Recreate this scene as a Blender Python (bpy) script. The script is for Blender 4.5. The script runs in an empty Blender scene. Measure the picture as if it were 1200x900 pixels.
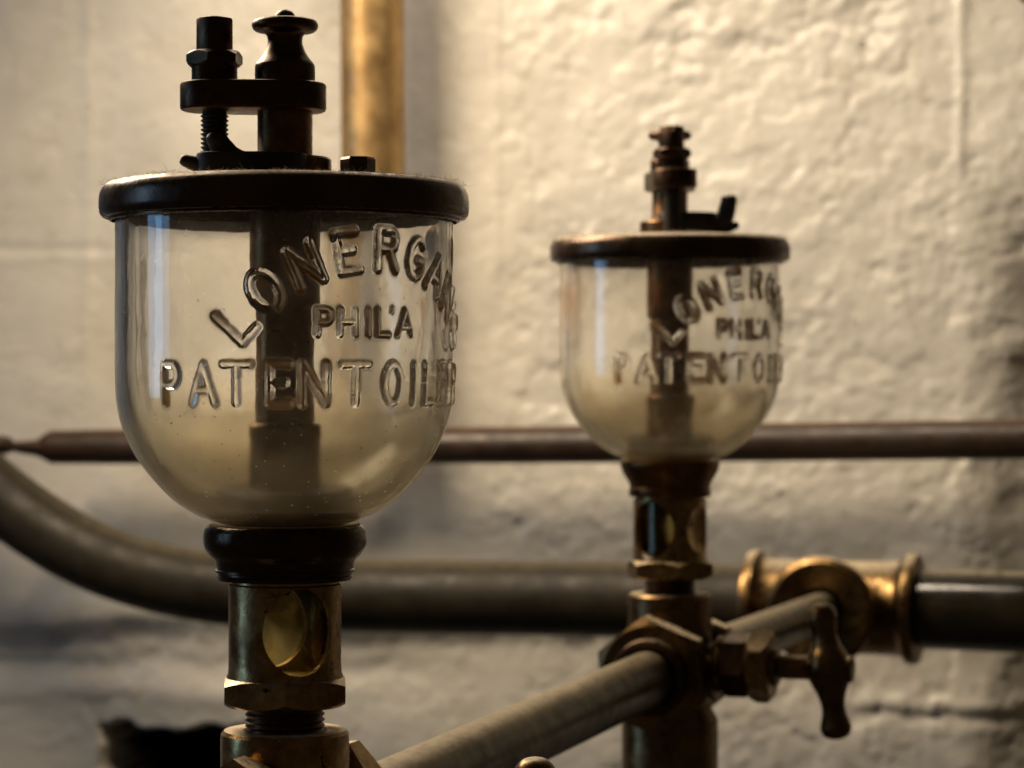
import bpy, bmesh, math, random
import numpy as np
from mathutils import Vector, Matrix
random.seed(7); rng = np.random.default_rng(7)
MM = 0.001
PI = math.pi
R = math.radians
scene = bpy.context.scene
col = scene.collection

# ------------------------------------------------------------------ camera
F = 3000.0                                   # focal length in photo pixels (1200 wide)
cam_d = bpy.data.cameras.new('camera'); cam = bpy.data.objects.new('camera', cam_d); col.objects.link(cam)
cam_d.sensor_width = 36; cam_d.lens = 36 * F / 1200
cam_d.clip_start = 0.02; cam_d.clip_end = 60
cam.location = (0, 0, 0); cam.rotation_euler = (R(90), 0, 0)
cam_d.dof.use_dof = True; cam_d.dof.focus_distance = 0.572; cam_d.dof.aperture_fstop = 28.0
scene.camera = cam

# ------------------------------------------------------------------ world and lamps
w = bpy.data.worlds.new('World'); scene.world = w; w.use_nodes = True
w.node_tree.nodes['Background'].inputs[0].default_value = (0.95, 0.68, 0.42, 1)
w.node_tree.nodes['Background'].inputs[1].default_value = 0.03

def area(name, loc, target, sx, sy, power, color, spread=180):
    d = bpy.data.lights.new(name, 'AREA'); d.shape = 'RECTANGLE'; d.size = sx * MM; d.size_y = sy * MM
    d.energy = power; d.color = color; d.spread = R(spread)
    o = bpy.data.objects.new(name, d); col.objects.link(o)
    o.location = Vector(loc) * MM
    o.rotation_euler = (Vector(target) - Vector(loc)).to_track_quat('-Z', 'Y').to_euler()
    return o
area('ceiling_lamp', (10, 1060, 440), (0, 1120, 0), 130, 90, 1.3, (1.0, 0.845, 0.65))
area('side_lamp', (-330, 1010, 400), (0, 860, -40), 280, 280, 5.9, (1.0, 0.82, 0.59))
area('window_light', (-2300, 640, 260), (0, 800, 0), 560, 1100, 4.4, (0.27, 0.56, 1.0))

scene.view_settings.view_transform = 'Standard'; scene.view_settings.look = 'None'
scene.view_settings.exposure = 0.32; scene.view_settings.gamma = 1
scene.render.engine = 'CYCLES'
cy = scene.cycles
cy.use_denoising = True
cy.max_bounces = 16; cy.transmission_bounces = 14; cy.glossy_bounces = 6; cy.diffuse_bounces = 4
cy.sample_clamp_indirect = 6.0; cy.blur_glossy = 0.5

# ------------------------------------------------------------------ layout
def P(px, py, D): return Vector(((px - 600) * D / F, D, -(py - 450) * D / F))
FD, RD = 606.0, 930.0
FX, RX = (334 - 600) * FD / F, (785 - 600) * RD / F
REAR_UP = 5.4                                   # the rear cup sits a little higher
LINE = Vector((RX - FX, RD - FD, 0)).normalized()    # the pipe run the two cups stand on
PERP = Vector((LINE.y, -LINE.x, 0))                  # along the wall, to the right
ANG = math.atan2(LINE.x, LINE.y)
FACE_F = math.atan2(-FX, FD); FACE_R = math.atan2(-RX, RD)   # turn from -Y to the camera
TEE = Vector((151.0, 1202.0, -104.6))
def planeD(px, off):
    c, s = LINE.y, LINE.x
    return (off + c * TEE.y + s * TEE.x) / (c + s * (px - 600) / F)
def Q(px, py, off): return P(px, py, planeD(px, off))

# ------------------------------------------------------------------ nodes
def mat(name):
    m = bpy.data.materials.new(name); m.use_nodes = True
    nt = m.node_tree; nt.nodes.clear()
    out = nt.nodes.new('ShaderNodeOutputMaterial')
    return m, nt, out
def N(nt, t, **kw):
    n = nt.nodes.new(t)
    for k, v in kw.items():
        if k.startswith('i_'):
            n.inputs[int(k[2:])].default_value = v
        else: setattr(n, k, v)
    return n
def L(nt, a, b): nt.links.new(a, b)
def noise(nt, vec, scale, detail=4, rough=0.55):
    n = N(nt, 'ShaderNodeTexNoise'); n.inputs['Scale'].default_value = scale
    n.inputs['Detail'].default_value = detail; n.inputs['Roughness'].default_value = rough
    if vec is not None: L(nt, vec, n.inputs['Vector'])
    return n.outputs['Fac']
def ramp(nt, fac, stops):
    r = N(nt, 'ShaderNodeValToRGB'); e = r.color_ramp.elements
    while len(e) < len(stops): e.new(0.5)
    for x, (p, c) in zip(e, stops):
        x.position = p; x.color = (*c, 1) if len(c) == 3 else c
    L(nt, fac, r.inputs[0]); return r.outputs[0]
def mathn(nt, op, a, b=None, clamp=False):
    n = N(nt, 'ShaderNodeMath', operation=op, use_clamp=clamp)
    for i, v in enumerate((a, b)):
        if v is None: continue
        if isinstance(v, (int, float)): n.inputs[i].default_value = v
        else: L(nt, v, n.inputs[i])
    return n.outputs[0]
def maprange(nt, v, a, b, c=0.0, d=1.0, smooth=True):
    n = N(nt, 'ShaderNodeMapRange'); n.interpolation_type = 'SMOOTHSTEP' if smooth else 'LINEAR'
    L(nt, v, n.inputs[0])
    for i, x in enumerate((a, b, c, d)): n.inputs[i + 1].default_value = x
    return n.outputs[0]
def mixc(nt, fac, a, b):
    n = N(nt, 'ShaderNodeMix', data_type='RGBA')
    if isinstance(fac, float): n.inputs[0].default_value = fac
    else: L(nt, fac, n.inputs[0])
    for i, v in ((6, a), (7, b)):
        if isinstance(v, tuple): n.inputs[i].default_value = (*v, 1)
        else: L(nt, v, n.inputs[i])
    return n.outputs[2]
def mixs(nt, fac, a, b):
    n = N(nt, 'ShaderNodeMixShader')
    if isinstance(fac, float): n.inputs[0].default_value = fac
    else: L(nt, fac, n.inputs[0])
    L(nt, a, n.inputs[1]); L(nt, b, n.inputs[2]); return n.outputs[0]

def metal(name, c1, c2, rough=(0.25, 0.45), metallic=1.0, scale=90, dust=0.0, bump=0.15, spots=None, dustcol=(0.36, 0.29, 0.20), drange=(0.55, 0.95)):
    """worn metal: two tones of patina, uneven polish, fine pitting, dust on what faces up"""
    m, nt, out = mat(name)
    tc = N(nt, 'ShaderNodeTexCoord').outputs['Object']
    n1 = noise(nt, tc, scale, 6, 0.6); n2 = noise(nt, tc, scale * 5, 4, 0.6)
    f = mathn(nt, 'ADD', mathn(nt, 'MULTIPLY', n1, 0.7), mathn(nt, 'MULTIPLY', n2, 0.3))
    f = maprange(nt, f, 0.36, 0.64)
    colr = mixc(nt, f, c1, c2)
    if spots:
        s = maprange(nt, noise(nt, tc, scale * 2.6, 5, 0.65), 0.60, 0.68)
        colr = mixc(nt, s, colr, spots)
    b = N(nt, 'ShaderNodeBsdfPrincipled')
    b.inputs['Metallic'].default_value = metallic
    rg = maprange(nt, noise(nt, tc, scale * 2.1, 5, 0.6), 0.3, 0.7, rough[0], rough[1])
    if dust > 0:
        g = N(nt, 'ShaderNodeNewGeometry')
        sx = N(nt, 'ShaderNodeSeparateXYZ'); L(nt, g.outputs['Normal'], sx.inputs[0])
        up = maprange(nt, sx.outputs[2], *drange)
        dn = maprange(nt, noise(nt, tc, scale * 6, 4, 0.7), 0.3, 0.6, 0.35, 1.0)
        d = mathn(nt, 'MULTIPLY', mathn(nt, 'MULTIPLY', up, dn), dust)
        colr = mixc(nt, d, colr, dustcol)
        L(nt, mathn(nt, 'MULTIPLY', mathn(nt, 'SUBTRACT', 1.0, d), metallic), b.inputs['Metallic'])
        rg = mathn(nt, 'ADD', rg, mathn(nt, 'MULTIPLY', d, 0.5))
    L(nt, colr, b.inputs['Base Color']); L(nt, rg, b.inputs['Roughness'])
    bp = N(nt, 'ShaderNodeBump'); bp.inputs['Strength'].default_value = bump; bp.inputs['Distance'].default_value = 0.0004
    hh = mathn(nt, 'ADD', noise(nt, tc, scale * 9, 5, 0.65), mathn(nt, 'MULTIPLY', n1, 0.8))
    L(nt, hh, bp.inputs['Height']); L(nt, bp.outputs[0], b.inputs['Normal'])
    L(nt, b.outputs[0], out.inputs[0])
    return m

M = {}
M['lid'] = metal('aged_bronze_lid', (0.085, 0.050, 0.030), (0.040, 0.026, 0.018), (0.20, 0.40), 0.85, 70, 0.95, dustcol=(0.46, 0.38, 0.27))
M['dark'] = metal('black_bronze', (0.080, 0.040, 0.018), (0.034, 0.018, 0.009), (0.26, 0.45), 0.9, 120, 0.35)
M['post'] = metal('brown_bronze', (0.20, 0.10, 0.038), (0.085, 0.042, 0.016), (0.24, 0.42), 1.0, 110, 0.3)
M['brass'] = metal('tarnished_brass', (0.40, 0.255, 0.10), (0.17, 0.10, 0.04), (0.20, 0.40), 1.0, 85, 0.85, dustcol=(0.56, 0.47, 0.33), drange=(0.7, 0.98), spots=(0.06, 0.035, 0.018))
M['collar'] = metal('oily_dark_bronze', (0.065, 0.038, 0.019), (0.03, 0.019, 0.011), (0.14, 0.34), 0.95, 100, 0.2)
M['warm_brass'] = metal('orange_brass', (0.20, 0.125, 0.052), (0.085, 0.050, 0.021), (0.22, 0.42), 1.0, 70, 0.85, dustcol=(0.56, 0.47, 0.33), drange=(0.7, 0.98), spots=(0.09, 0.04, 0.018))
M['pipe'] = metal('olive_painted_iron', (0.020, 0.0145, 0.0065), (0.011, 0.0075, 0.0035), (0.42, 0.6), 0.0, 40, 0.16, dustcol=(0.42, 0.36, 0.25), drange=(0.72, 1.0))
M['pipe'].node_tree.nodes['Principled BSDF'].inputs['Specular IOR Level'].default_value = 0.22
M['black_pipe'] = metal('black_gloss_iron', (0.016, 0.013, 0.008), (0.009, 0.007, 0.004), (0.14, 0.26), 0.2, 40, 0.55, dustcol=(0.50, 0.43, 0.30), drange=(0.86, 1.0))
M['grey_pipe'] = metal('dusty_galvanised_pipe', (0.085, 0.066, 0.038), (0.040, 0.030, 0.016), (0.28, 0.46), 0.7, 60, 0.42, dustcol=(0.40, 0.33, 0.22), drange=(0.62, 1.0), spots=(0.10, 0.07, 0.04))
M['rust'] = metal('rust_brown_pipe', (0.036, 0.018, 0.009), (0.020, 0.011, 0.006), (0.36, 0.55), 0.2, 50, 0.3, dustcol=(0.34, 0.19, 0.10), drange=(0.72, 1.0))
M['yellow'] = metal('yellowed_varnish_pipe', (0.46, 0.30, 0.13), (0.27, 0.165, 0.065), (0.36, 0.5), 0.75, 35, 0.0)
M['iron'] = metal('black_iron', (0.03, 0.024, 0.018), (0.015, 0.012, 0.01), (0.4, 0.6), 0.5, 60)

M['base_glint'] = metal('amber_base_glint', (0.62, 0.42, 0.16), (0.46, 0.29, 0.10), (0.25, 0.4), 0.0, 150, 0.0)  # amber for the glints put in under the jar
def lint_mat():
    m, nt, out = mat('pale_lint'); b = N(nt, 'ShaderNodeBsdfPrincipled')
    b.inputs['Base Color'].default_value = (0.62, 0.52, 0.38, 1); b.inputs['Roughness'].default_value = 0.7
    t = N(nt, 'ShaderNodeBsdfTranslucent'); t.inputs[0].default_value = (0.62, 0.52, 0.38, 1)
    L(nt, mixs(nt, 0.4, b.outputs[0], t.outputs[0]), out.inputs[0]); return m
M['lint'] = lint_mat()

def jar_mat():
    m, nt, out = mat('old_jar_glass')
    tc = N(nt, 'ShaderNodeTexCoord').outputs['Object']
    sx = N(nt, 'ShaderNodeSeparateXYZ'); L(nt, tc, sx.inputs[0]); z = sx.outputs[2]
    low = maprange(nt, z, 0.010, -0.022)
    n1 = noise(nt, tc, 60, 5, 0.6)
    rough = mathn(nt, 'ADD', maprange(nt, noise(nt, tc, 110, 6, 0.65), 0.45, 0.75, 0.012, 0.07), mathn(nt, 'MULTIPLY', low, 0.12))
    g = N(nt, 'ShaderNodeBsdfGlass'); g.inputs['IOR'].default_value = 1.5
    L(nt, mixc(nt, low, (0.995, 0.99, 0.975), (0.994, 0.972, 0.90)), g.inputs['Color'])
    L(nt, rough, g.inputs['Roughness'])
    # film of old oil and dust: scatters some of the light that comes through
    tr = N(nt, 'ShaderNodeBsdfTranslucent'); df = N(nt, 'ShaderNodeBsdfDiffuse')
    fc = mixc(nt, low, (0.90, 0.86, 0.77), (0.99, 0.86, 0.62))  # warmer low down: oil residue, with the bowl's glow put into the colour
    at = N(nt, 'ShaderNodeAttribute', attribute_name='grime')
    ao = N(nt, 'ShaderNodeAttribute', attribute_name='grime_amount'); ao.attribute_type = 'OBJECT'
    fc = mixc(nt, mathn(nt, 'MULTIPLY', at.outputs['Fac'], 1.0, True), fc, (0.52, 0.29, 0.095))
    # a rusty run on one side of the far jar
    ast = N(nt, 'ShaderNodeAttribute', attribute_name='rust_stain'); ast.attribute_type = 'OBJECT'
    nst = mathn(nt, 'MULTIPLY', mathn(nt, 'SUBTRACT', noise(nt, tc, 120, 5, 0.6), 0.5), 0.02)
    stn = mathn(nt, 'MULTIPLY', maprange(nt, mathn(nt, 'ADD', sx.outputs[0], nst), -0.030, -0.037), maprange(nt, mathn(nt, 'ADD', z, nst), 0.004, 0.026))
    stn = mathn(nt, 'MULTIPLY', stn, maprange(nt, mathn(nt, 'ADD', z, nst), 0.038, 0.028))
    stn = mathn(nt, 'MULTIPLY', stn, ast.outputs['Fac'], True)
    fc = mixc(nt, stn, fc, (0.72, 0.36, 0.11))
    L(nt, fc, tr.inputs[0]); L(nt, fc, df.inputs[0])
    film = mixs(nt, 0.2, tr.outputs[0], df.outputs[0])
    back = maprange(nt, sx.outputs[1], -0.004, 0.024)      # more haze on the wall side, put in to make the jar glow
    haze = mathn(nt, 'MULTIPLY', maprange(nt, n1, 0.3, 0.7, 0.5, 1.3), mathn(nt, 'ADD', mathn(nt, 'ADD', 0.03, mathn(nt, 'MULTIPLY', low, 0.08)), mathn(nt, 'MULTIPLY', back, mathn(nt, 'ADD', 0.19, mathn(nt, 'MULTIPLY', low, 0.26)))))
    # specks of grit
    vo = N(nt, 'ShaderNodeTexVoronoi'); vo.inputs['Scale'].default_value = 520; L(nt, tc, vo.inputs['Vector'])
    sp = maprange(nt, vo.outputs['Distance'], 0.17, 0.10)
    wh = N(nt, 'ShaderNodeSeparateColor'); L(nt, vo.outputs['Color'], wh.inputs[0])
    spm = maprange(nt, mathn(nt, 'ADD', wh.outputs[0], mathn(nt, 'MULTIPLY', low, 0.30)), 0.93, 0.95)
    spk = mathn(nt, 'MULTIPLY', mathn(nt, 'MULTIPLY', sp, spm), 0.5)
    fac = mathn(nt, 'ADD', haze, mathn(nt, 'MULTIPLY', mathn(nt, 'MULTIPLY', at.outputs['Fac'], ao.outputs['Fac']), 0.62))
    fac = mathn(nt, 'ADD', mathn(nt, 'ADD', fac, spk), mathn(nt, 'MULTIPLY', stn, 0.55), True)
    L(nt, mixs(nt, fac, g.outputs[0], film), out.inputs[0])
    bp = N(nt, 'ShaderNodeBump'); bp.inputs['Strength'].default_value = 0.2; bp.inputs['Distance'].default_value = 0.0006
    L(nt, noise(nt, tc, 55, 3, 0.5), bp.inputs['Height']); L(nt, bp.outputs[0], g.inputs['Normal'])
    return m
M['glass'] = jar_mat()
def tube_glass():
    m, nt, out = mat('sight_tube_glass'); g = N(nt, 'ShaderNodeBsdfGlass'); g.inputs['IOR'].default_value = 1.45
    g.inputs['Color'].default_value = (0.80, 0.76, 0.60, 1); g.inputs['Roughness'].default_value = 0.04
    tr = N(nt, 'ShaderNodeBsdfTranslucent'); tr.inputs[0].default_value = (0.7, 0.55, 0.25, 1)
    tc = N(nt, 'ShaderNodeTexCoord').outputs['Object']
    f = maprange(nt, noise(nt, tc, 160, 5, 0.6), 0.52, 0.7, 0.015, 0.16)
    L(nt, mixs(nt, f, g.outputs[0], tr.outputs[0]), out.inputs[0]); return m
M['tube_glass'] = tube_glass()

# ------------------------------------------------------------------ mesh helpers (all in mm)
def link(name, me, material, parent=None, smooth=30):
    me.name = name
    if material is not None and not me.materials: me.materials.append(material)
    if smooth is not None and smooth >= 0:
        me.shade_smooth(); me.set_sharp_from_angle(angle=R(smooth))
    o = bpy.data.objects.new(name, me); col.objects.link(o)
    if parent is not None: o.parent = parent
    return o
def empty(name, loc, label, cat, group=None):
    o = bpy.data.objects.new(name, None); col.objects.link(o); o.location = Vector(loc) * MM
    o.empty_display_size = 0.01
    tag(o, label, cat, group); return o
def tag(o, label=None, cat=None, group=None, kind=None):
    if label: o['label'] = label
    if cat: o['category'] = cat
    if group: o['group'] = group
    if kind: o['kind'] = kind
    return o
def frame_to(d, up=Vector((0, 0, 1))):
    """matrix whose local z runs along d"""
    d = Vector(d).normalized()
    x = up.cross(d)
    if x.length < 1e-4: x = Vector((1, 0, 0)).cross(d)
    x.normalize(); y = d.cross(x)
    return Matrix((x, y, d)).transposed().to_4x4()
class MB:
    def __init__(s): s.bm = bmesh.new()
    def lathe(s, prof, seg=96, mtx=None, close=False, caps=True):
        rings = []
        mtx = mtx or Matrix()
        for r, z in prof:
            if r < 1e-6:
                rings.append([s.bm.verts.new(mtx @ Vector((0, 0, z)))]); continue
            rings.append([s.bm.verts.new(mtx @ Vector((r * math.cos(2 * PI * k / seg), r * math.sin(2 * PI * k / seg), z))) for k in range(seg)])
        pairs = list(zip(rings, rings[1:]))
        if close: pairs.append((rings[-1], rings[0]))
        for a, b in pairs:
            for k in range(seg):
                q = (k + 1) % seg
                if len(a) == 1 and len(b) == 1: continue
                if len(a) == 1: s.bm.faces.new((a[0], b[q], b[k]))
                elif len(b) == 1: s.bm.faces.new((a[k], a[q], b[0]))
                else: s.bm.faces.new((a[k], a[q], b[q], b[k]))
        if caps and not close:
            for rg, rev in ((rings[0], True), (rings[-1], False)):
                if len(rg) > 2: s.bm.faces.new(rg[::-1] if rev else rg)
        return s
    def prism(s, pts, z0, z1, bev=0.0, mtx=None):
        """extruded outline with bevelled rims"""
        mtx = mtx or Matrix(); n = len(pts)
        c = Vector((sum(p[0] for p in pts) / n, sum(p[1] for p in pts) / n))
        def ring(z, inset):
            vs = []
            for k in range(n):
                p = Vector(pts[k]); a = Vector(pts[k - 1]); b = Vector(pts[(k + 1) % n])
                e1 = (p - a).normalized(); e2 = (b - p).normalized()
                n1 = Vector((-e1.y, e1.x)); n2 = Vector((-e2.y, e2.x))
                q = (n1 + n2); q = q / max(0.3, 1 + n1.dot(n2))
                vs.append(s.bm.verts.new(mtx @ Vector((p.x + q.x * inset, p.y + q.y * inset, z))))
            return vs
        rs = [ring(z0, bev), ring(z0 + bev * 0.3, bev * 0.3), ring(z0 + bev, 0), ring(z1 - bev, 0), ring(z1 - bev * 0.3, bev * 0.3), ring(z1, bev)] if bev > 0 else [ring(z0, 0), ring(z1, 0)]
        for a, b in zip(rs, rs[1:]):
            for k in range(n):
                q = (k + 1) % n; s.bm.faces.new((a[k], a[q], b[q], b[k]))
        s.bm.faces.new(rs[0][::-1]); s.bm.faces.new(rs[-1]); return s
    def hexnut(s, rc, z0, z1, rot=0, cham=1.0, mtx=None, sub=8, hole=None):
        """hexagon with the arcs a turned chamfer leaves on its corners"""
        mtx = mtx or Matrix(); n = 6 * sub; rin = rc * math.cos(PI / 6)
        def rad(a):
            t = ((a + PI / 6) % (PI / 3)) - PI / 6
            return rin / math.cos(t - 0) if False else rin / math.cos(((a) % (PI / 3)) - PI / 6)
        def ring(f, z0_, zs):
            vs = []
            for k in range(n):
                a = 2 * PI * k / n; r = rad(a); ex = (r - rin) / (rc - rin)
                vs.append(s.bm.verts.new(mtx @ Vector((min(r, f) * math.cos(a + rot), min(r, f) * math.sin(a + rot), z0_ + zs * ex * cham))))
            return vs
        rs = [ring(rin * 0.97, z0, 0), ring(1e9, z0 + 0.25, 0.9), ring(1e9, z1 - 0.25, -0.9), ring(rin * 0.97, z1, 0)]
        for a, b in zip(rs, rs[1:]):
            for k in range(n):
                q = (k + 1) % n; s.bm.faces.new((a[k], a[q], b[q], b[k]))
        s.bm.faces.new(rs[0][::-1]); s.bm.faces.new(rs[-1]); return s
    def tube(s, path, radii, seg=48, caps=True):
        path = [Vector(p) for p in path]; n = len(path); rings = []
        prev = None
        for i, p in enumerate(path):
            t = (path[min(i + 1, n - 1)] - path[max(i - 1, 0)]).normalized()
            if prev is None:
                x = Vector((0, 0, 1)).cross(t)
                if x.length < 1e-3: x = Vector((1, 0, 0)).cross(t)
            else: x = prev - t * prev.dot(t)
            x.normalize(); prev = x; y = t.cross(x); r = radii[i] if hasattr(radii, '__len__') else radii
            rings.append([s.bm.verts.new(p + (x * math.cos(2 * PI * k / seg) + y * math.sin(2 * PI * k / seg)) * r) for k in range(seg)])
        for a, b in zip(rings, rings[1:]):
            for k in range(seg):
                q = (k + 1) % seg; s.bm.faces.new((a[k], a[q], b[q], b[k]))
        if caps: s.bm.faces.new(rings[0][::-1]); s.bm.faces.new(rings[-1])
        return s
    def mesh(s):
        bmesh.ops.recalc_face_normals(s.bm, faces=s.bm.faces)
        bmesh.ops.scale(s.bm, vec=(MM, MM, MM), verts=s.bm.verts)
        me = bpy.data.meshes.new('m'); s.bm.to_mesh(me); s.bm.free(); return me
    def build(s, name, material, parent=None, smooth=30): return link(name, s.mesh(), material, parent, smooth)
def rotz(a): return Matrix.Rotation(a, 4, 'Z')
def boolean(base_me, cutters):
    tmp = []
    o = bpy.data.objects.new('tmp', base_me); col.objects.link(o); tmp.append(o)
    for c in cutters:
        k = bpy.data.objects.new('tmpc', c); col.objects.link(k); tmp.append(k)
        md = o.modifiers.new('b', 'BOOLEAN'); md.object = k; md.operation = 'DIFFERENCE'; md.solver = 'EXACT'
    dg = bpy.context.evaluated_depsgraph_get(); dg.update()
    me = bpy.data.meshes.new_from_object(o.evaluated_get(dg))
    for t in tmp: bpy.data.objects.remove(t)
    return me
def catmull(pts, n=10):
    pts = [Vector(p) for p in pts]; out = []
    for i in range(len(pts) - 1):
        p0, p1, p2, p3 = pts[max(i - 1, 0)], pts[i], pts[i + 1], pts[min(i + 2, len(pts) - 1)]
        for k in range(n):
            t = k / n
            out.append(0.5 * ((2 * p1) + (p2 - p0) * t + (2 * p0 - 5 * p1 + 4 * p2 - p3) * t * t + (3 * p1 - p0 - 3 * p2 + p3) * t ** 3))
    out.append(pts[-1]); return out
def smooth_prof(pts, n=6): return [(max(0, v.x), v.y) for v in catmull([(a, b, 0) for a, b in pts], n)]

# ------------------------------------------------------------------ vector noise for the wall
def vnoise(x, y, seed):
    r = np.random.default_rng(seed); T = r.random((256, 256))
    xi = np.floor(x).astype(int); yi = np.floor(y).astype(int)
    fx = x - xi; fy = y - yi
    fx = fx * fx * fx * (fx * (fx * 6 - 15) + 10); fy = fy * fy * fy * (fy * (fy * 6 - 15) + 10)
    a = T[xi % 256, yi % 256]; b = T[(xi + 1) % 256, yi % 256]; c = T[xi % 256, (yi + 1) % 256]; d = T[(xi + 1) % 256, (yi + 1) % 256]
    return (a * (1 - fx) + b * fx) * (1 - fy) + (c * (1 - fx) + d * fx) * fy - 0.5
def fbm(x, y, sc, seed, o=4, g=0.5):
    s = 0; a = 1
    for k in range(o):
        s = s + a * vnoise(x / sc + 17.3 * k, y / sc + 9.1 * k, seed + k); sc *= 0.5; a *= g
    return s
def sst(x, a, b):
    t = np.clip((x - a) / (b - a), 0, 1); return t * t * (3 - 2 * t)

def grid_mesh(co, nu, nv, wrap_u=False, flip=False):
    me = bpy.data.meshes.new('g')
    me.vertices.add(len(co)); me.vertices.foreach_set('co', (co * MM).astype(np.float32).ravel())
    iu = np.arange(nu if wrap_u else nu - 1); iv = np.arange(nv - 1)
    U, V = np.meshgrid(iu, iv, indexing='xy'); U2 = (U + 1) % nu
    a = V * nu + U; b = V * nu + U2; c = (V + 1) * nu + U2; d = (V + 1) * nu + U
    q = np.stack([a, b, c, d] if not flip else [a, d, c, b], -1).reshape(-1, 4).astype(np.int32)
    return q
def mesh_from(co, quads):
    me = bpy.data.meshes.new('g')
    me.vertices.add(len(co)); me.vertices.foreach_set('co', (co * MM).astype(np.float32).ravel())
    me.loops.add(quads.size); me.loops.foreach_set('vertex_index', quads.ravel())
    me.polygons.add(len(quads)); me.polygons.foreach_set('loop_start', np.arange(0, quads.size, 4, dtype=np.int32))
    me.update(calc_edges=True); me.validate(); return me
def attr(me, name, vals):
    a = me.attributes.new(name, 'FLOAT', 'POINT'); a.data.foreach_set('value', vals.astype(np.float32))

# ------------------------------------------------------------------ wall
WALL_OFF = 84.0
def build_wall():
    step = 2.0
    sv = np.concatenate([np.arange(-1300, -460, 6.0), np.arange(-460, 420, step), np.arange(420, 1000, 6.0)]); zv = np.concatenate([np.arange(-420, 330, step), np.arange(330, 860, 4.0)])
    S, Z = np.meshgrid(sv, zv, indexing='xy')
    base = TEE + LINE * WALL_OFF
    bx = base.x + PERP.x * S; by = base.y + PERP.y * S
    # where each point shows in the photo (to put the wall's own features where they are)
    px = 600 + bx / by * F; py = 450 - Z / by * F
    wob = fbm(S, Z, 60, 51, 3) * 22
    rough = sst(px + wob * 2, 540, 640)                                  # trowelled left, pitted right
    rough = np.maximum(rough, 0.45 * sst(py + wob, 700, 760))
    h = fbm(S, Z, 170, 3, 3) * 4.0
    h += rough * (fbm(S, Z, 46, 11, 5, 0.6) * 0.95) + (1 - rough) * (fbm(S, Z, 55, 12, 4, 0.45) * 1.5)
    r2 = fbm(S * 0.8 + Z * 0.5, Z - 0.4 * S, 22, 23, 4, 0.6)
    h -= rough * np.clip(r2 - 0.20, 0, 1) * 1.6                          # pits and chipped hollows
    h += rough * np.clip(fbm(S, Z, 15, 31, 3, 0.6) - 0.24, 0, 1) * 2      # lumps
    for sc_, sd_, am_ in ((40, 401, .85), (19, 411, .55), (9, 421, .3)):                        # edges of old flaked paint layers
        pl_ = fbm(S, Z, sc_, sd_, 5, 0.6)
        h -= rough * am_ * sst(pl_, 0.10, 0.125) + (1 - rough) * am_ * .35 * sst(pl_, 0.17, 0.20)
    ck = fbm(S * 1.0, Z * 0.7, 60, 431, 5, 0.6)
    h -= rough * 0.7 * np.exp(-(ck / 0.012) ** 2)
    top = sst(px, 640, 720) * (1 - sst(px, 1010, 1100)) * (1 - sst(py + wob, 40, 120))
    h -= top * np.clip(fbm(S * 0.7 + Z, Z - S * 0.6, 26, 61, 4, 0.6) - 0.05, 0, 1) * 6
    # raised runs of mortar
    def band(v, c, hw): return np.exp(-((v - c) / hw) ** 2)
    h += band(px + wob * .25, 104, 9) * 1.0 * (1 - sst(py, 380, 520))
    h += band(px + wob * .25, 1125, 6) * 1.5 * (1 - sst(py, 150, 300))
    h += band(px + wob * .1, 583, 4) * 1.2 * (1 - sst(py, 250, 420))
    h -= band(py + wob * .35 - (px - 60) * .02, 292, 5) * .7 * (1 - sst(px, 110, 150))
    h += band(py + wob * .35, 304, 8) * .4 * (1 - sst(px, 110, 150))
    h -= band(py + wob * .9, 838, 9) * 1.6 * sst(px, 960, 1040)
    h += band(py + wob * .9, 824, 9) * 1.2 * sst(px, 960, 1040)
    h -= band(py + wob, 785, 14) * 2.2 * (1 - sst(px, 420, 560))
    h += band(py + wob * .5, 815, 12) * 1.4 * (1 - sst(px, 300, 460))
    # the course below steps back under a rounded lip
    lip = sst(py + wob * 1.1 + (px - 100) * 0.012, 722, 764)
    h -= lip * 6.5 * (1 - 0.55 * sst(px, 480, 900))
    h += band(py + wob, 712, 26) * 3
    h -= sst(px + wob * 1.4 + (py - 400) * 0.03, 1132, 1300) * 32 * sst(py + wob, 170, 330)      # turned away at the right, a shape added to darken this edge
    # knocked-out hole at lower left
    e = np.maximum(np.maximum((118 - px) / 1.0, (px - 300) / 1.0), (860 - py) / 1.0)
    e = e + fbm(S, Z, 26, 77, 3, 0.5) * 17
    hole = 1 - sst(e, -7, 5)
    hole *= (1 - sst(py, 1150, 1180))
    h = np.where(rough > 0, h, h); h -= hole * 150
    co = np.stack([bx - LINE.x * h, by - LINE.y * h, Z], -1).reshape(-1, 3)
    me = mesh_from(co, grid_mesh(co, len(sv), len(zv)))
    attr(me, 'hole_dark', sst(hole, 0.06, 0.22).ravel())
    m, nt, out = mat('old_whitewash')
    tc = N(nt, 'ShaderNodeTexCoord').outputs['Object']
    c = ramp(nt, noise(nt, tc, 14, 6, 0.6), [(0.3, (0.44, 0.41, 0.355)), (0.55, (0.54, 0.505, 0.44)), (0.8, (0.48, 0.45, 0.39))])
    st = maprange(nt, noise(nt, tc, 46, 6, 0.65), 0.54, 0.72, 0, 0.35)
    c = mixc(nt, st, c, (0.42, 0.37, 0.27))
    st2 = maprange(nt, noise(nt, tc, 24, 8, 0.72), 0.56, 0.66, 0, 0.30)
    c = mixc(nt, st2, c, (0.40, 0.345, 0.26))
    chip = maprange(nt, noise(nt, tc, 95, 5, 0.7), 0.665, 0.70, 0, 0.55)
    c = mixc(nt, chip, c, (0.33, 0.27, 0.19))
    at = N(nt, 'ShaderNodeAttribute', attribute_name='hole_dark')
    c = mixc(nt, at.outputs['Fac'], c, (0.012, 0.009, 0.006))  # near-black inside the hole, its darkness put into the colour
    b = N(nt, 'ShaderNodeBsdfPrincipled'); L(nt, c, b.inputs['Base Color'])
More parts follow.
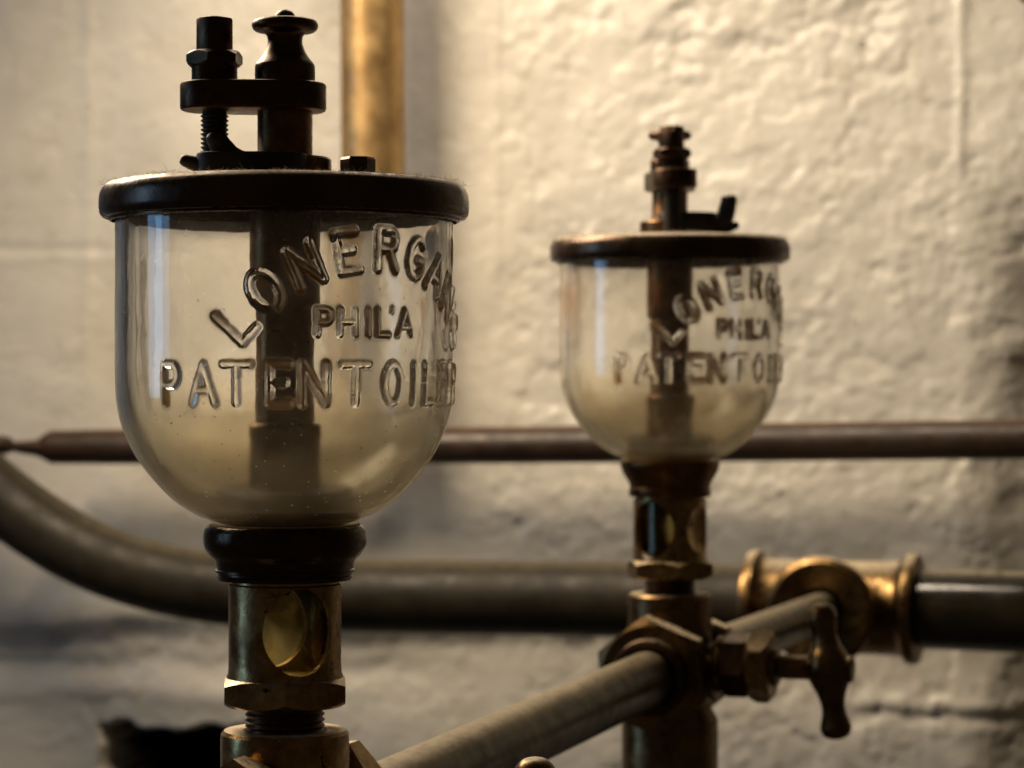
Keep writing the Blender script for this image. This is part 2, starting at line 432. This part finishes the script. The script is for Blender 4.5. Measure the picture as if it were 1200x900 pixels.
    L(nt, maprange(nt, noise(nt, tc, 70, 4), 0.3, 0.7, 0.34, 0.55), b.inputs['Roughness'])
    bp = N(nt, 'ShaderNodeBump'); bp.inputs['Strength'].default_value = 0.35; bp.inputs['Distance'].default_value = 0.0012
    L(nt, noise(nt, tc, 180, 6, 0.65), bp.inputs['Height']); L(nt, bp.outputs[0], b.inputs['Normal'])
    L(nt, b.outputs[0], out.inputs[0])
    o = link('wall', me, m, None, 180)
    tag(o, 'rough whitewashed masonry wall behind the brass oil cups and pipes', 'wall')
    return o
build_wall()

# ------------------------------------------------------------------ pipes along the wall
def off_obj(name, mb, m, label, cat, group=None, smooth=35):
    o = mb.build(name, m, None, smooth); tag(o, label, cat, group); return o
main_pts = [Q(-150, 300, 0), Q(-130, 400, 0), Q(-95, 480, 0), Q(-40, 548, 0), Q(30, 606, 0), Q(105, 650, 0), Q(185, 677, 0), Q(270, 691, 0), Q(360, 697, 0), Q(470, 699, 0), Q(700, 702, 0), TEE - PERP * 34]
off_obj('bent_pipe', MB().tube(catmull(main_pts, 12), 18.0, 64), M['pipe'], 'thick dark olive pipe bending up at the left edge behind the near oil cup', 'pipe')
right = MB(); pts = [TEE + PERP * t for t in (30, 36, 42.5, 43, 60, 140, 260, 420)]
right.tube(pts, [17.4, 17.4, 17.6, 18.4, 18.6, 18.6, 18.6, 18.6], 64)
off_obj('straight_pipe', right, M['black_pipe'], 'thick dark pipe with bright top edge leaving the tee to the right', 'pipe')
# thin rusty pipe
up = [Q(-30, 521, 6), Q(-8, 521, 8), Q(2, 521.5, 12), Q(9, 522, 16), Q(13, 523, 18), Q(22, 524, 26), Q(44, 525, 36), Q(52, 524.5, 38), Q(60, 524, 40), Q(130, 523.5, 41), Q(600, 521.5, 41), Q(1000, 517, 41), Q(1330, 513, 41)]
off_obj('thin_pipe', MB().tube(up, [4.0, 4.6, 5.2, 4.6, 2.9, 3.2, 4.6, 7.0, 8.9, 9.4, 9.4, 9.4, 9.4], 48), M['rust'], 'thin rust brown pipe running level behind both glass cups', 'pipe')
# upright pipe
d0 = planeD(434, 46); vx = P(436, 0, d0)
vp = MB(); vp.tube([Vector((vx.x - 0.6, vx.y, 430)), Vector((vx.x, vx.y, 200)), Vector((vx.x + 0.8, vx.y, 60)), Vector((vx.x + 1, vx.y, -17))], 16.6, 64)
zt = Q(436, 522, 41).z
vp.lathe([(9, zt + 3), (17.4, zt + 5), (19.6, zt + 6.5), (19.8, zt + 14), (18.6, zt + 15.5), (15, zt + 16)], 56, Matrix.Translation((vx.x + 1, vx.y, 0)))
off_obj('upright_pipe', vp, M['yellow'], 'upright yellow brown pipe rising out of the picture behind the near cup', 'pipe')
# dark iron bracket whose corner shows at the top right
bk = Q(1200, 0, 30)
ib = MB()
ib.prism([(0, 0), (70, 0), (70, 14), (0, 14)], bk.z - 0.5, bk.z + 150, 1.5, Matrix.Translation((bk.x - 2.2, bk.y, 0)) @ rotz(-ANG))
off_obj('iron_bracket', ib, M['iron'], 'corner of a dark iron bracket at the upper right edge of the picture', 'bracket')

# tee
tee = empty('pipe_tee', TEE, 'tarnished brass tee fitting joining the thick pipe and the cross pipe', 'pipe fitting')
def bead(h0, r, h=6.5, rb=3.4):
    return [(r, h0 - 0.1), (r + rb * .6, h0 + .6), (r + rb, h0 + h * .35), (r + rb, h0 + h * .65), (r + rb * .55, h0 + h - .5), (r - 0.5, h0 + h)]
mx = frame_to(PERP)
prof = [(15, -41)] + [(21.8 - .5, -41), (25.2, -40), (26, -37.8), (25.6, -35.2), (23.2, -33), (22, -31), (21.8, -24), (21.8, 24), (22, 31), (23.2, 33), (25.6, 35.2), (26, 37.8), (25.2, 40), (21.3, 41), (15, 41)]
MB().lathe(prof, 72, mx).build('tee_run', M['warm_brass'], tee)
mb_ = frame_to(-LINE)
bprof = [(18, 2), (20.5, 14), (21.0, 22), (22.2, 24), (24.8, 26.2), (25.6, 28.6), (25, 31), (22.8, 32.4), (19.5, 32.2), (15.2, 31.0), (11.5, 30.4), (10.8, 27), (10.8, 10)]
MB().lathe(bprof, 72, mb_).build('tee_branch', M['warm_brass'], tee)
tb = MB()
for sgn in (-1,):
    tb.lathe([(17.9, 41.2), (19.6, 41.6), (19.6, 44), (17.9, 44.6)], 64, frame_to(PERP * sgn))

# cross pipes (level runs between the fittings)
FZ, RZ = -109.0, -103.6
fc = Vector((FX, FD, FZ)); rc = Vector((RX, RD, RZ))
dlr = (rc - fc).normalized()
off_obj('cross_pipe', MB().tube([fc + dlr * 26, fc + dlr * 120, rc - dlr * 120, rc - dlr * 24], 9.8, 64), M['grey_pipe'], 'dusty grey pipe slanting from the near fitting back to the far fitting', 'pipe')
tl = (TEE - rc)
cp = MB(); e = tl.normalized(); ln = tl.length
cp.tube([rc + e * t for t in (20, 70, 70.6, 74, 75, 76, 110, 140, 170, 190, ln - 20)], [10.6, 10.6, 10.4, 9.9, 9.2, 8.8, 8.8, 8.8, 8.8, 8.8, 8.8], 56)
off_obj('cross_pipe', cp, M['grey_pipe'], 'short grey pipe from the far fitting into the brass tee', 'pipe')

# ------------------------------------------------------------------ lettering on the jars
def arcpts(cx, cy, rx, ry, a0, a1, n=14):
    return [(cx + rx * math.cos(R(a0 + (a1 - a0) * k / n)), cy + ry * math.sin(R(a0 + (a1 - a0) * k / n))) for k in range(n + 1)]
GL = {  # strokes in a box of half width 0.5, half height 0.5
 'L': [[(-.42, .5), (-.42, -.5), (.45, -.5)]],
 'O': [arcpts(0, 0, .48, .5, 0, 360, 28)],
 'N': [[(-.46, -.5), (-.46, .5), (.46, -.5), (.46, .5)]],
 'E': [[(.45, .5), (-.42, .5), (-.42, -.5), (.47, -.5)], [(-.42, .02), (.26, .02)]],
 'R': [[(-.45, -.5), (-.45, .5), (.1, .5)] + arcpts(.1, .26, .33, .24, 90, -90, 10) + [(-.42, .02)], [(.08, .02), (.48, -.5)]],
 'G': [arcpts(.02, 0, .47, .5, 48, 325, 22) + [(.44, -.04), (.12, -.04)]],
 'A': [[(-.48, -.5), (0, .5), (.48, -.5)], [(-.29, -.17), (.29, -.17)]],
 'S': [arcpts(0, .25, .4, .25, 30, 270, 14) + arcpts(0, -.25, .42, .25, 90, -150, 14)],
 'P': [[(-.42, -.5), (-.42, .5), (.1, .5)] + arcpts(.1, .23, .34, .27, 90, -90, 10) + [(-.42, -.04)]],
 'H': [[(-.45, .5), (-.45, -.5)], [(.45, .5), (.45, -.5)], [(-.45, 0), (.45, 0)]],
 'I': [[(0, .5), (0, -.5)]],
 'T': [[(-.5, .5), (.5, .5)], [(0, .5), (0, -.5)]],
 "'": [[(0, .5), (-.1, .0)]],
}
JR = 39.9
def letters():
    """(glyph, centre along the arc in mm, centre height, turn, width, height, half stroke, fill)"""
    k = JR * PI / 180; out = []
    for g, a, wd in (('P', -39.6, 4.8), ('A', -27.0, 6.0), ('T', -15.6, 6.2), ('E', -1.9, 5.0), ('N', 9.3, 5.8), ('T', 23.2, 6.2), ('O', 37.2, 4.8), ('I', 46.8, 1), ('L', 55.2, 4.2), ('E', 65.0, 4.2), ('R', 75.5, 4.8)):
        out.append((g, a * k, 0.1, 0.0, wd, 8.6, 0.95, 0))
    for g, a, wd in (('P', 12.4, 3.8), ('H', 20.4, 4.0), ('I', 27.6, 1), ('L', 33.0, 3.4), ("'", 36.8, 1.6), ('A', 42.3, 4.4)):
        out.append((g, a * k, 13.8 if g != "'" else 16.2, 0.0, wd, 5.6 if g != "'" else 1.8, 0.70 if g != "'" else .5, 0))
    cr, cz, c0 = 41.3, -11.1, 31.5 * k
    for g, t, wd in (('L', 53.0, 5.4), ('O', 39.8, 5.8), ('N', 25.2, 6.0), ('E', 11.0, 5.2), ('R', -3.2, 5.4), ('G', -16.0, 5.4), ('A', -28.0, 5.8), ('N', -40.8, 5.6), ("'", -49.0, 1.6), ('S', -55.5, 5.0)):
        rr = cr + (3.2 if g == "'" else 0)
        out.append((g, c0 - rr * math.sin(R(t)), cz + rr * math.cos(R(t)), R(t) * 0.88, wd, 8.7 if g != "'" else 2.0, 1.0, 1 if g == 'O' else 0))
    return out
def emboss(U, V):
    H = np.zeros_like(U); G = np.zeros_like(U)
    nz = fbm(U + 300, V + 300, 5, 91, 3, 0.6); nz2 = fbm(U + 300, V + 300, 1.6, 95, 3, 0.6)
    for gi, (g, uc, vc, rot, wd, ht, hw, fill) in enumerate(letters()):
        rad = 0.75 * max(wd, ht) + 4
        sel = np.where((abs(U - uc) < rad) & (abs(V - vc) < rad))
        if not len(sel[0]): continue
        u = U[sel] - uc; v = V[sel] - vc
        x = u * math.cos(rot) + v * math.sin(rot); y = -u * math.sin(rot) + v * math.cos(rot)
        d = np.full(x.shape, 99.0)
        for st in GL[g]:
            q = [(a * wd, b * ht) for a, b in st]
            for (x0, y0), (x1, y1) in zip(q, q[1:]):
                dx, dy = x1 - x0, y1 - y0; l2 = dx * dx + dy * dy + 1e-9
                t = np.clip(((x - x0) * dx + (y - y0) * dy) / l2, 0, 1)
                d = np.minimum(d, np.hypot(x - x0 - t * dx, y - y0 - t * dy))
        d = d + nz2[sel] * 0.16
        hgt = (0.92 + nz[sel] * .25) * (1 - sst(d, hw - 0.75, hw + 0.40))
        H[sel] = np.maximum(H[sel], hgt)
        arch = 1.0 if abs(rot) > 0.02 else 0.75
        gr = np.exp(-((d - hw - 0.12) / 0.42) ** 2) * arch * np.clip(0.62 + nz[sel] * 1.5, 0.12, 1)
        gr = np.maximum(gr, 0.62 * (1 - sst(d, hw * .6, hw * 1.1)) * np.clip(0.55 + nz[sel] * 2.4, 0, 1))
        gr += 0.6 * np.exp(-((d - hw) / 1.3) ** 2) * np.clip(nz[sel] + 0.1, 0, 1) * arch
        if fill:
            inside = (x / (wd * .46)) ** 2 + (y / (ht * .46)) ** 2 < 1
            gr = np.maximum(gr, np.where(inside & (d > hw * .6), 0.75 + nz[sel] * .6, 0))
        G[sel] = np.maximum(G[sel], gr)
    return H, np.clip(G, 0, 1)
def jar_mesh():
    z_txt = np.arange(-6.4, 36.6, 0.15)
    prof = smooth_prof([(6, -34.2), (10, -33.9), (14.7, -33.0), (18.4, -31.8), (21.6, -30.4), (27.0, -26.6), (32.2, -20.9), (35.6, -16.0), (38.1, -10.3), (39.4, -5.0), (39.8, 0.0), (39.9, 6)], 8)
    pr = [p for p in prof if p[1] < -6.6]
    zz = np.concatenate([[p[1] for p in pr], z_txt, np.arange(37, 40.6, 0.6)])
    pz = np.array([p[1] for p in prof]); prr = np.array([p[0] for p in prof])
    rr = np.where(zz > 6, 39.9, np.interp(zz, pz, prr))
    th = np.concatenate([np.arange(-56, 106, 0.21), np.arange(106, 304, 1.5)]) * PI / 180
    TH, ZZ = np.meshgrid(th, zz, indexing='xy'); RR = np.repeat(rr[:, None], len(th), 1)
    H, G = emboss(TH * JR, ZZ)
    RR = RR + H + fbm(TH * 40 + 500, ZZ + 500, 24, 201, 2) * 0.10 * sst(ZZ, -34, -28)
    co = np.stack([RR * np.sin(TH), -RR * np.cos(TH), ZZ], -1).reshape(-1, 3)
    q1 = grid_mesh(co, len(th), len(zz), True)
    # inside face
    oc = np.array([p for p in zip(rr, zz)]); keep = (zz < 6) & ((np.arange(len(zz)) % 6 == 0) | (zz < -6.6)); oc = oc[keep]
    tg = np.gradient(oc, axis=0); tg /= np.hypot(tg[:, 0], tg[:, 1])[:, None]
    nrm = np.stack([-tg[:, 1], tg[:, 0]], 1); thick = 3.2 + 0.5 * sst(oc[:, 1], -18, -30) 
    ic = oc + nrm * thick[:, None]
    ip = [(max(5, a_), b_) for a_, b_ in ic if a_ > 5] + [(36.7, 10), (36.7, 25), (36.7, 40.5)]
    tin = np.arange(0, 360, 2.0) * PI / 180
    TI, K = np.meshgrid(tin, np.arange(len(ip)), indexing='xy')
    ri = np.array([p[0] for p in ip])[K]; zi = np.array([p[1] for p in ip])[K]
    ri = ri + fbm(TI * 40 + 900, zi + 500, 26, 301, 2) * 0.25 * sst(zi, -27, -20)
    ci = np.stack([ri * np.sin(TI), -ri * np.cos(TI), zi], -1).reshape(-1, 3)
    q2 = grid_mesh(ci, len(tin), len(ip), True, True) + len(co)
    me = mesh_from(np.concatenate([co, ci]), np.concatenate([q1, q2]))
    g2 = np.zeros(len(ci)); attr(me, 'grime', np.concatenate([G.ravel(), g2]))
    me.materials.append(M['glass']); me.shade_smooth()
    return me
JAR = jar_mesh()

# ------------------------------------------------------------------ the oil cups
def thread(r, z0, z1, pitch=1.3, depth=0.5):
    p = [(r - depth, z0)]; z = z0
    while z < z1 - pitch:
        p += [(r - depth, z + 0.1 * pitch), (r, z + 0.45 * pitch), (r, z + 0.6 * pitch), (r - depth, z + 0.95 * pitch)]; z += pitch
    p.append((r - depth, z1)); return p
def capsule_outline(x0, r0, x1, r1, n=14):
    pts = [(x1 + r1 * math.cos(a), r1 * math.sin(a)) for a in np.linspace(-PI / 2, PI / 2, n)]
    pts += [(x0 + r0 * math.cos(a), r0 * math.sin(a)) for a in np.linspace(PI / 2, 3 * PI / 2, n)]
    return pts
def lint_mesh(seed, n_edge=620, n_top=1100):
    rnd = random.Random(seed); mb = MB()
    cl = [(rnd.uniform(0, 2 * PI), rnd.uniform(.03, .22)) for _ in range(34)]
    for i in range(n_edge + n_top):
        top = i >= n_edge
        c0, cw = rnd.choice(cl); a = rnd.gauss(c0, cw) if rnd.random() < .8 else rnd.uniform(0, 2 * PI)
        r = 41.6 * math.sqrt(rnd.random()) if top else rnd.uniform(40.2, 43.2)
        z = 47.6 if r < 41 else 47.2
        ln = rnd.uniform(0.4, 1.3) if rnd.random() < 0.88 else rnd.uniform(1.3, 3.4)
        d = Vector((rnd.gauss(0, .7), rnd.gauss(0, .7), rnd.uniform(-.1, .8))).normalized()
        b = Vector((rnd.gauss(0, .5), rnd.gauss(0, .5), rnd.gauss(-.2, .3)))
        p0 = Vector((r * math.cos(a), r * math.sin(a), z - 0.15))
        path = [p0 + d * ln * t + b * ln * t * t * .5 for t in (0, .4, .75, 1)]
        mb.tube(path, [0.034, 0.034, 0.03, 0.018], 3)
    return mb.mesh()

def oiler(loc, face, text_turn, window_turn, arm_turn, cover_turn, stub_turn, hex_turn, label, seed, grime, cov, scoops=False):
    T = empty('oil_cup', loc, label, 'oil cup', 'glass oil cups on the pipe run')
    # jar
    j = link('glass_jar', JAR, M['glass'], T, None); j.rotation_euler.z = face + text_turn
    j['grime_amount'] = grime; j['rust_stain'] = 0.55 if scoops else 0.0
    j['label'] = "clear glass jar with raised letters LONERGAN'S PHIL'A PATENT OILER"
    # lid with skirt
    lid = MB().lathe([(0, 47.9), (20, 47.8), (36, 47.6), (40.0, 47.4), (41.6, 47.0), (42.8, 46.0), (43.4, 44.6), (43.6, 43), (43.6, 41.2), (43.4, 39.9), (42.7, 39.1), (41.4, 38.9), (41.0, 39.2), (40.9, 41.0), (36.3, 41.0), (36.0, 43), (0, 43)], 160, caps=False).build('lid', M['lid'], T, 40)
    lm = link('lint', lint_mesh(seed), M['lint'], lid, -1); tag(lm, kind='stuff')
    MB().lathe([(40.7, 38.2), (41.3, 38.4), (41.3, 39.4), (40.7, 39.6)], 120, close=True, caps=False).build('rim_ring', M['collar'], T)
    # tube inside
    ct = MB().lathe([(8.1, 43), (8.3, 42), (8.3, 19), (7.9, 18.3), (6.9, 17.6), (6.9, -9.2), (8.0, -9.4), (8.5, -10), (8.5, -12.2), (8.2, -12.8), (8.3, -16), (8.6, -27), (8.6, -33)], 64)
    ct.build('feed_tube', M['post'], T)
    MB().lathe([(8.7, -28.2), (15.2, -28.0), (16.4, -27.4), (16.4, -26.3), (15.4, -25.7), (8.7, -25.6)], 72, close=True, caps=False).build('collar_reflection', M['iron'], T)  # dark ring added in place of the collar's reflection in the glass
    MB().lathe([(9, -34.6), (17.2, -33.9), (17.9, -33.0), (17.2, -32.9), (14.7, -33.5), (9, -34.3)], 72, close=True, caps=False).build('glint_ring', M['base_glint'], T)  # amber ring added to give golden glints at the jar's base
    # collar under the jar
    if scoops: MB().lathe(smooth_prof([(8, -33.0), (15.5, -33.6), (17.2, -33.0), (18.0, -33.8), (17.9, -35.4), (16.9, -38.0), (15.3, -40.6), (14.6, -42.4)], 5) + [(14.5, -43.0), (14.9, -43.2), (14.9, -45.4), (14.5, -46.2), (13.0, -46.4)], 96).build('jar_collar', M['post'], T, 40)
    else: MB().lathe(smooth_prof([(8, -33.0), (15.5, -33.6), (17.6, -33.2), (18.9, -34.2), (19.3, -36.2), (19.0, -38.4), (18.0, -40.2), (16.7, -41.6), (16.2, -43.0)], 5) + [(16.1, -43.6), (16.5, -43.8), (16.5, -44.3), (15.9, -44.5), (15.9, -45.0), (16.1, -45.2), (15.8, -46.2), (13.0, -46.4)], 96).build('jar_collar', M['collar'], T, 40)
    # sight feed body with two oval windows
    cyl = MB().lathe([(10.9, -45.6), (12.7, -45.6), (12.7, -47.0), (13.3, -47.4), (13.3, -66.0), (13.4, -68.2), (13.8, -69.2), (13.8, -69.8), (10.9, -69.8)], 128, close=True, caps=False).mesh()
    cut = []
    for sg in (-1, 1):
        e = MB(); e.lathe([(0, -1)] + [(math.cos(a), math.sin(a)) for a in np.linspace(-PI / 2 + .06, PI / 2 - .06, 40)] + [(0, 1)], 72)
        bmesh.ops.transform(e.bm, matrix=Matrix.Translation((0, sg * 16.6, -57.8)) @ Matrix.Diagonal((10.6, 5.9, 12.0, 1)), verts=e.bm.verts)
        cut.append(e.mesh())
    if scoops:                       # this body is also waisted at its sides
        for sg in (-1, 1):
            e = MB(); e.lathe([(0, -1)] + [(math.cos(a), math.sin(a)) for a in np.linspace(-PI / 2 + .06, PI / 2 - .06, 40)] + [(0, 1)], 72)
            bmesh.ops.transform(e.bm, matrix=Matrix.Translation((sg * 16.9, 0, -57.8)) @ Matrix.Diagonal((6.0, 13.0, 10.6, 1)), verts=e.bm.verts)
            cut.append(e.mesh())
    h = MB(); n = 64
    h.prism([(8.4 * math.cos(2 * PI * k / n), 10.2 * math.sin(2 * PI * k / n)) for k in range(n)], -30, 30)
    bmesh.ops.transform(h.bm, matrix=Matrix.Translation((0, 0, -57.8)) @ Matrix.Rotation(PI / 2, 4, 'X'), verts=h.bm.verts)
    cut.append(h.mesh())
    body = link('sight_feed_body', boolean(cyl, cut), M['brass'], T, 32); body.rotation_euler.z = face + window_turn
    MB().lathe([(10.5, -46.4), (10.5, -68.5), (8.8, -68.5), (8.8, -46.4)], 64, close=True, caps=False).build('sight_glass', M['tube_glass'], body)
    MB().lathe([(0, -50.2), (0.8, -50), (2.4, -48.4), (3.4, -47.4), (4.6, -46), (4.6, -44)], 32).build('drip_nozzle', M['post'], body)
    MB().hexnut(16.3, -76.0, -69.2, hex_turn + face - PI / 2, 1.5).build('hex_nut', M['brass'], T, 25)
    MB().lathe([(8.4, -76)] + [(r, z) for r, z in thread(9.4, -85.5, -75.8, 1.35, .55)][::-1], 64).build('threaded_nipple', M['dark'], T, 50)
    # post, arm, nuts
    MB().lathe([(0, 47), (11.0, 47.2), (11.0, 53.0), (10.6, 53.5), (6.9, 53.6), (6.5, 54.2), (6.5, 64.6), (5.8, 65)], 64).build('post', M['post'], T, 35)
    Ra = rotz(face + arm_turn)
    ow = capsule_outline(-16.8, 7.9, 0.5, 9.3, 18)
    area2 = sum(ow[k][0] * ow[(k + 1) % len(ow)][1] - ow[(k + 1) % len(ow)][0] * ow[k][1] for k in range(len(ow)))
    if area2 < 0: ow = ow[::-1]
    arm = MB().prism(ow, 64.4, 71.2, 0.8, Ra).build('link_arm', M['dark'], T, 40)
    tn = smooth_prof([(7.1, 71.2), (7.1, 75.0), (6.9, 75.7)], 2) + smooth_prof([(6.7, 76.0), (5.3, 77.8), (4.3, 80.0), (4.1, 81.6), (4.8, 82.9), (6.9, 83.4), (7.7, 84.2), (7.8, 85.2), (7.1, 86.1), (5.0, 86.5), (2.5, 86.6)], 5) + [(2.3, 87.4), (1.7, 88.2), (0.8, 88.6), (0, 88.7)]
    MB().lathe(tn, 64, caps=True).build('thumb_nut', M['dark'], T, 50)
    sx = Matrix.Translation(Ra @ Vector((-16.6, 1.0, 0)))
    scr = MB().lathe(thread(3.3, 47, 64.6, 1.05, .45), 40, sx).build('adjusting_screw', M['iron'], T, 50)
    MB().lathe([(5.3, 71.1), (5.4, 71.4), (5.4, 74.6), (5.9, 75.6)], 40, sx).build('screw_collar', M['dark'], scr)
    MB().hexnut(6.9, 75.0, 78.6, face + arm_turn + .3, .8, sx).build('lock_nut', M['dark'], scr, 25)
    # slotted square head
    hd = MB().prism([(4.3 * math.cos(a) * f, 4.3 * math.sin(a) * f) for k in range(4) for a, f in ((k * PI / 2 + .12, 1), (k * PI / 2 + .45, .93), (k * PI / 2 + 1.12, .93), (k * PI / 2 + 1.45, 1))], 78.4, 86.6, .5).mesh()
    sl = MB().prism([(-.55, -8), (.55, -8), (.55, 8), (-.55, 8)], 84.6, 90).mesh()
    hm = boolean(hd, [sl])
    ho = link('screw_head', hm, M['dark'], scr, 30); ho.location = (sx.translation) * MM; ho.rotation_euler.z = face + arm_turn + PI / 2 - .0
    # swing cover with upturned thumb tab
    Rc = rotz(face + cover_turn)
    cv = MB()
    pl = capsule_outline(-(11.8 if scoops else 16.2), 5.0, -2, 6.8, 14)
    a2 = sum(pl[k][0] * pl[(k + 1) % len(pl)][1] - pl[(k + 1) % len(pl)][0] * pl[k][1] for k in range(len(pl)))
    if a2 < 0: pl = pl[::-1]
    cy_, tx, tz, wt = cov
    cv.prism(pl, 48.6, 53.8 + (wt - 1) * 11, .7, Rc @ Matrix.Translation((0, cy_, 0)))
    cv.build('filler_cover', M['iron'], T, 40)
    tb = MB()
    tab = [Rc @ Vector(p) for p in ((-tx + 6, cy_, 51.6), (-tx + 3.4, cy_, 53.0), (-tx + 1.6, cy_, 55.0), (-tx + .6, cy_, 55.0 + (tz - 55) * .45), (-tx, cy_, tz - 1), (-tx, cy_, tz))]
    tb.tube(catmull(tab, 5), [wt * (2.7 if i < 8 else 2.7 - .035 * (i - 8) if i < 20 else 2.3 - (i - 20) * .26) for i in range(26)], 20)
    lip = [Rc @ Vector(p) for p in ((-15, cy_, 50.4), (-19, cy_, 50.6), (-22, cy_, 51.3), (-24.8, cy_, 52.2))]
    tb.tube(catmull(lip, 5), [2.4, 2.4, 2.4, 2.3, 2.3, 2.2, 2.1, 2.0, 1.9, 1.8, 1.7, 1.6, 1.5, 1.4, 1.2, .8], 20)
    tb.build('thumb_tab', M['iron'], T, 60)
    st = rotz(face + stub_turn) @ Matrix.Translation((17.2, 0, 0))
    MB().lathe([(4.2, 47.4), (4.2, 53.2), (3.8, 53.8), (0, 54.0)], 6, st).build('filler_stub', M['dark'], T, 25)
    return T

front = oiler((FX, FD, 0), FACE_F, 0.0, R(16), 0.0, R(4), 0.0, PI / 2 - PI / 2, 'near glass oil cup in sharp focus, its arm and screw to the left', 1, 1.4, (-8.2, 16.8, 58.4, 1.0))
rear = oiler((RX, RD, REAR_UP), FACE_R, R(15), R(-33), R(96), R(180), R(110), R(12), 'far blurred glass oil cup, smaller in view, standing by the tap handle', 2, 1.6, (5.0, 21.4, 62.8, 1.25), True)

# ------------------------------------------------------------------ fittings under the cups
def fitting(c, top, label, m, rn, rots):
    T = empty('cross_fitting', (c.x, c.y, c.z), label, 'pipe fitting', 'brass fittings under the oil cups')
    h = top - c.z
    MB().lathe([(9.4, h - 6), (9.4, h - .8), (10.0, h), (14.4, h), (15.1, h - .8), (15.2, h - 2), (15.2, -6), (15.2, -14), (17.2, -17.4), (17.5, -19), (17.5, -60), (16.8, -60.8), (12, -61)], 96).build('upright_barrel', m, T, 35)
    mx = frame_to(-LINE)
    MB().lathe([(10.5, -20), (15.5, -19.5), (16.5, -18), (16.5, 18), (15.5, 19.5), (10.5, 20)], 72, mx).build('cross_barrel', m, T, 35)
    for s, ro in ((1, rots[0]), (-1, rots[1])):
        q = frame_to(-LINE * s)
        MB().hexnut(rn, 16.2, 26.5, R(ro), 2.0, q).build('union_nut', m, T, 25)
        MB().lathe([(10.3, 26), (13.6, 26.2), (13.8, 27), (13.6, 29.4), (13.0, 30.2), (10.9, 30.6), (10.4, 29)], 64, q, close=True, caps=False).build('union_collar', M['dark'], T, 35)
    MB().lathe([(8, 10), (10.4, 14.6), (10.4, 17.6), (9.2, 18.2), (6, 18.3)], 56, frame_to(PERP)).build('side_boss', m, T, 35)
    MB().lathe([(10.6, -60.4), (10.6, -330)], 56).build('drop_pipe', M['grey_pipe'], T, 35)
    return T
fitting(fc, -81.8, 'near brass fitting under the sharp oil cup, cut by the bottom edge', M['brass'], 23.6, (35, 52))
fitting(rc, -81.4 + REAR_UP, 'far blurred brass fitting with big hexagon nut facing the viewer', M['warm_brass'], 21.4, (38, 20))

def petcock(c, tilt, label, reach=0):
    T = empty('petcock', c, label, 'tap', 'tap handles beside the fittings')
    q = frame_to(PERP)
    MB().lathe([(6.0, 12), (6.6, 17.4), (9.6, 17.8), (10.2, 18.6), (10.2, 20.4), (9.0, 21.2), (6, 21.4)], 56, q).build('tap_flange', M['warm_brass'], T, 35)
    MB().hexnut(11.8, 20.8, 30.4, .2, 1.2, q).build('tap_body', M['dark'], T, 25)
    MB().hexnut(13.4, 30.0, 38.4, .55, 2.2, q).build('bonnet_nut', M['brass'], T, 25)
    MB().lathe([(7.6, 38.2), (6.6, 40.2), (4.6, 41.0), (4.4, 41.6), (4.4, 60 + reach), (4.4, 64 + reach), (4.8, 64.6 + reach), (4.8, 66.6 + reach), (4.0, 67.4 + reach), (0, 67.8 + reach)], 48, q).build('stem', M['warm_brass'], T, 35)
    d = (Vector((0, 0, 1)) * math.cos(tilt) - PERP * math.sin(tilt))
    o = PERP * (58.5 + reach)
    hp = smooth_prof([(0, 23.6), (2.6, 23.0), (4.6, 21.0), (5.2, 18.4), (4.9, 15.4), (4.5, 12.0), (5.2, 8.4), (7.2, 4.4), (8.2, 0), (7.2, -4.4), (5.3, -8.8), (4.3, -12.6), (4.3, -15.8), (5.1, -18.8), (5.6, -21.2), (4.8, -23.6), (2.6, -25.0), (0, -25.4)], 5)
    MB().lathe(hp, 48, Matrix.Translation(o) @ frame_to(d, Vector((0, 1, 0)))).build('tap_handle', M['warm_brass'], T, 60)
    return T
petcock(rc + Vector((0, 0, 2.4)), R(7), 'far brass tap with upright waisted handle in front of the tee')
petcock(fc + Vector((0, 0, 0.2)), R(2), 'near tap whose handle tip just shows at the bottom edge', 4.5)
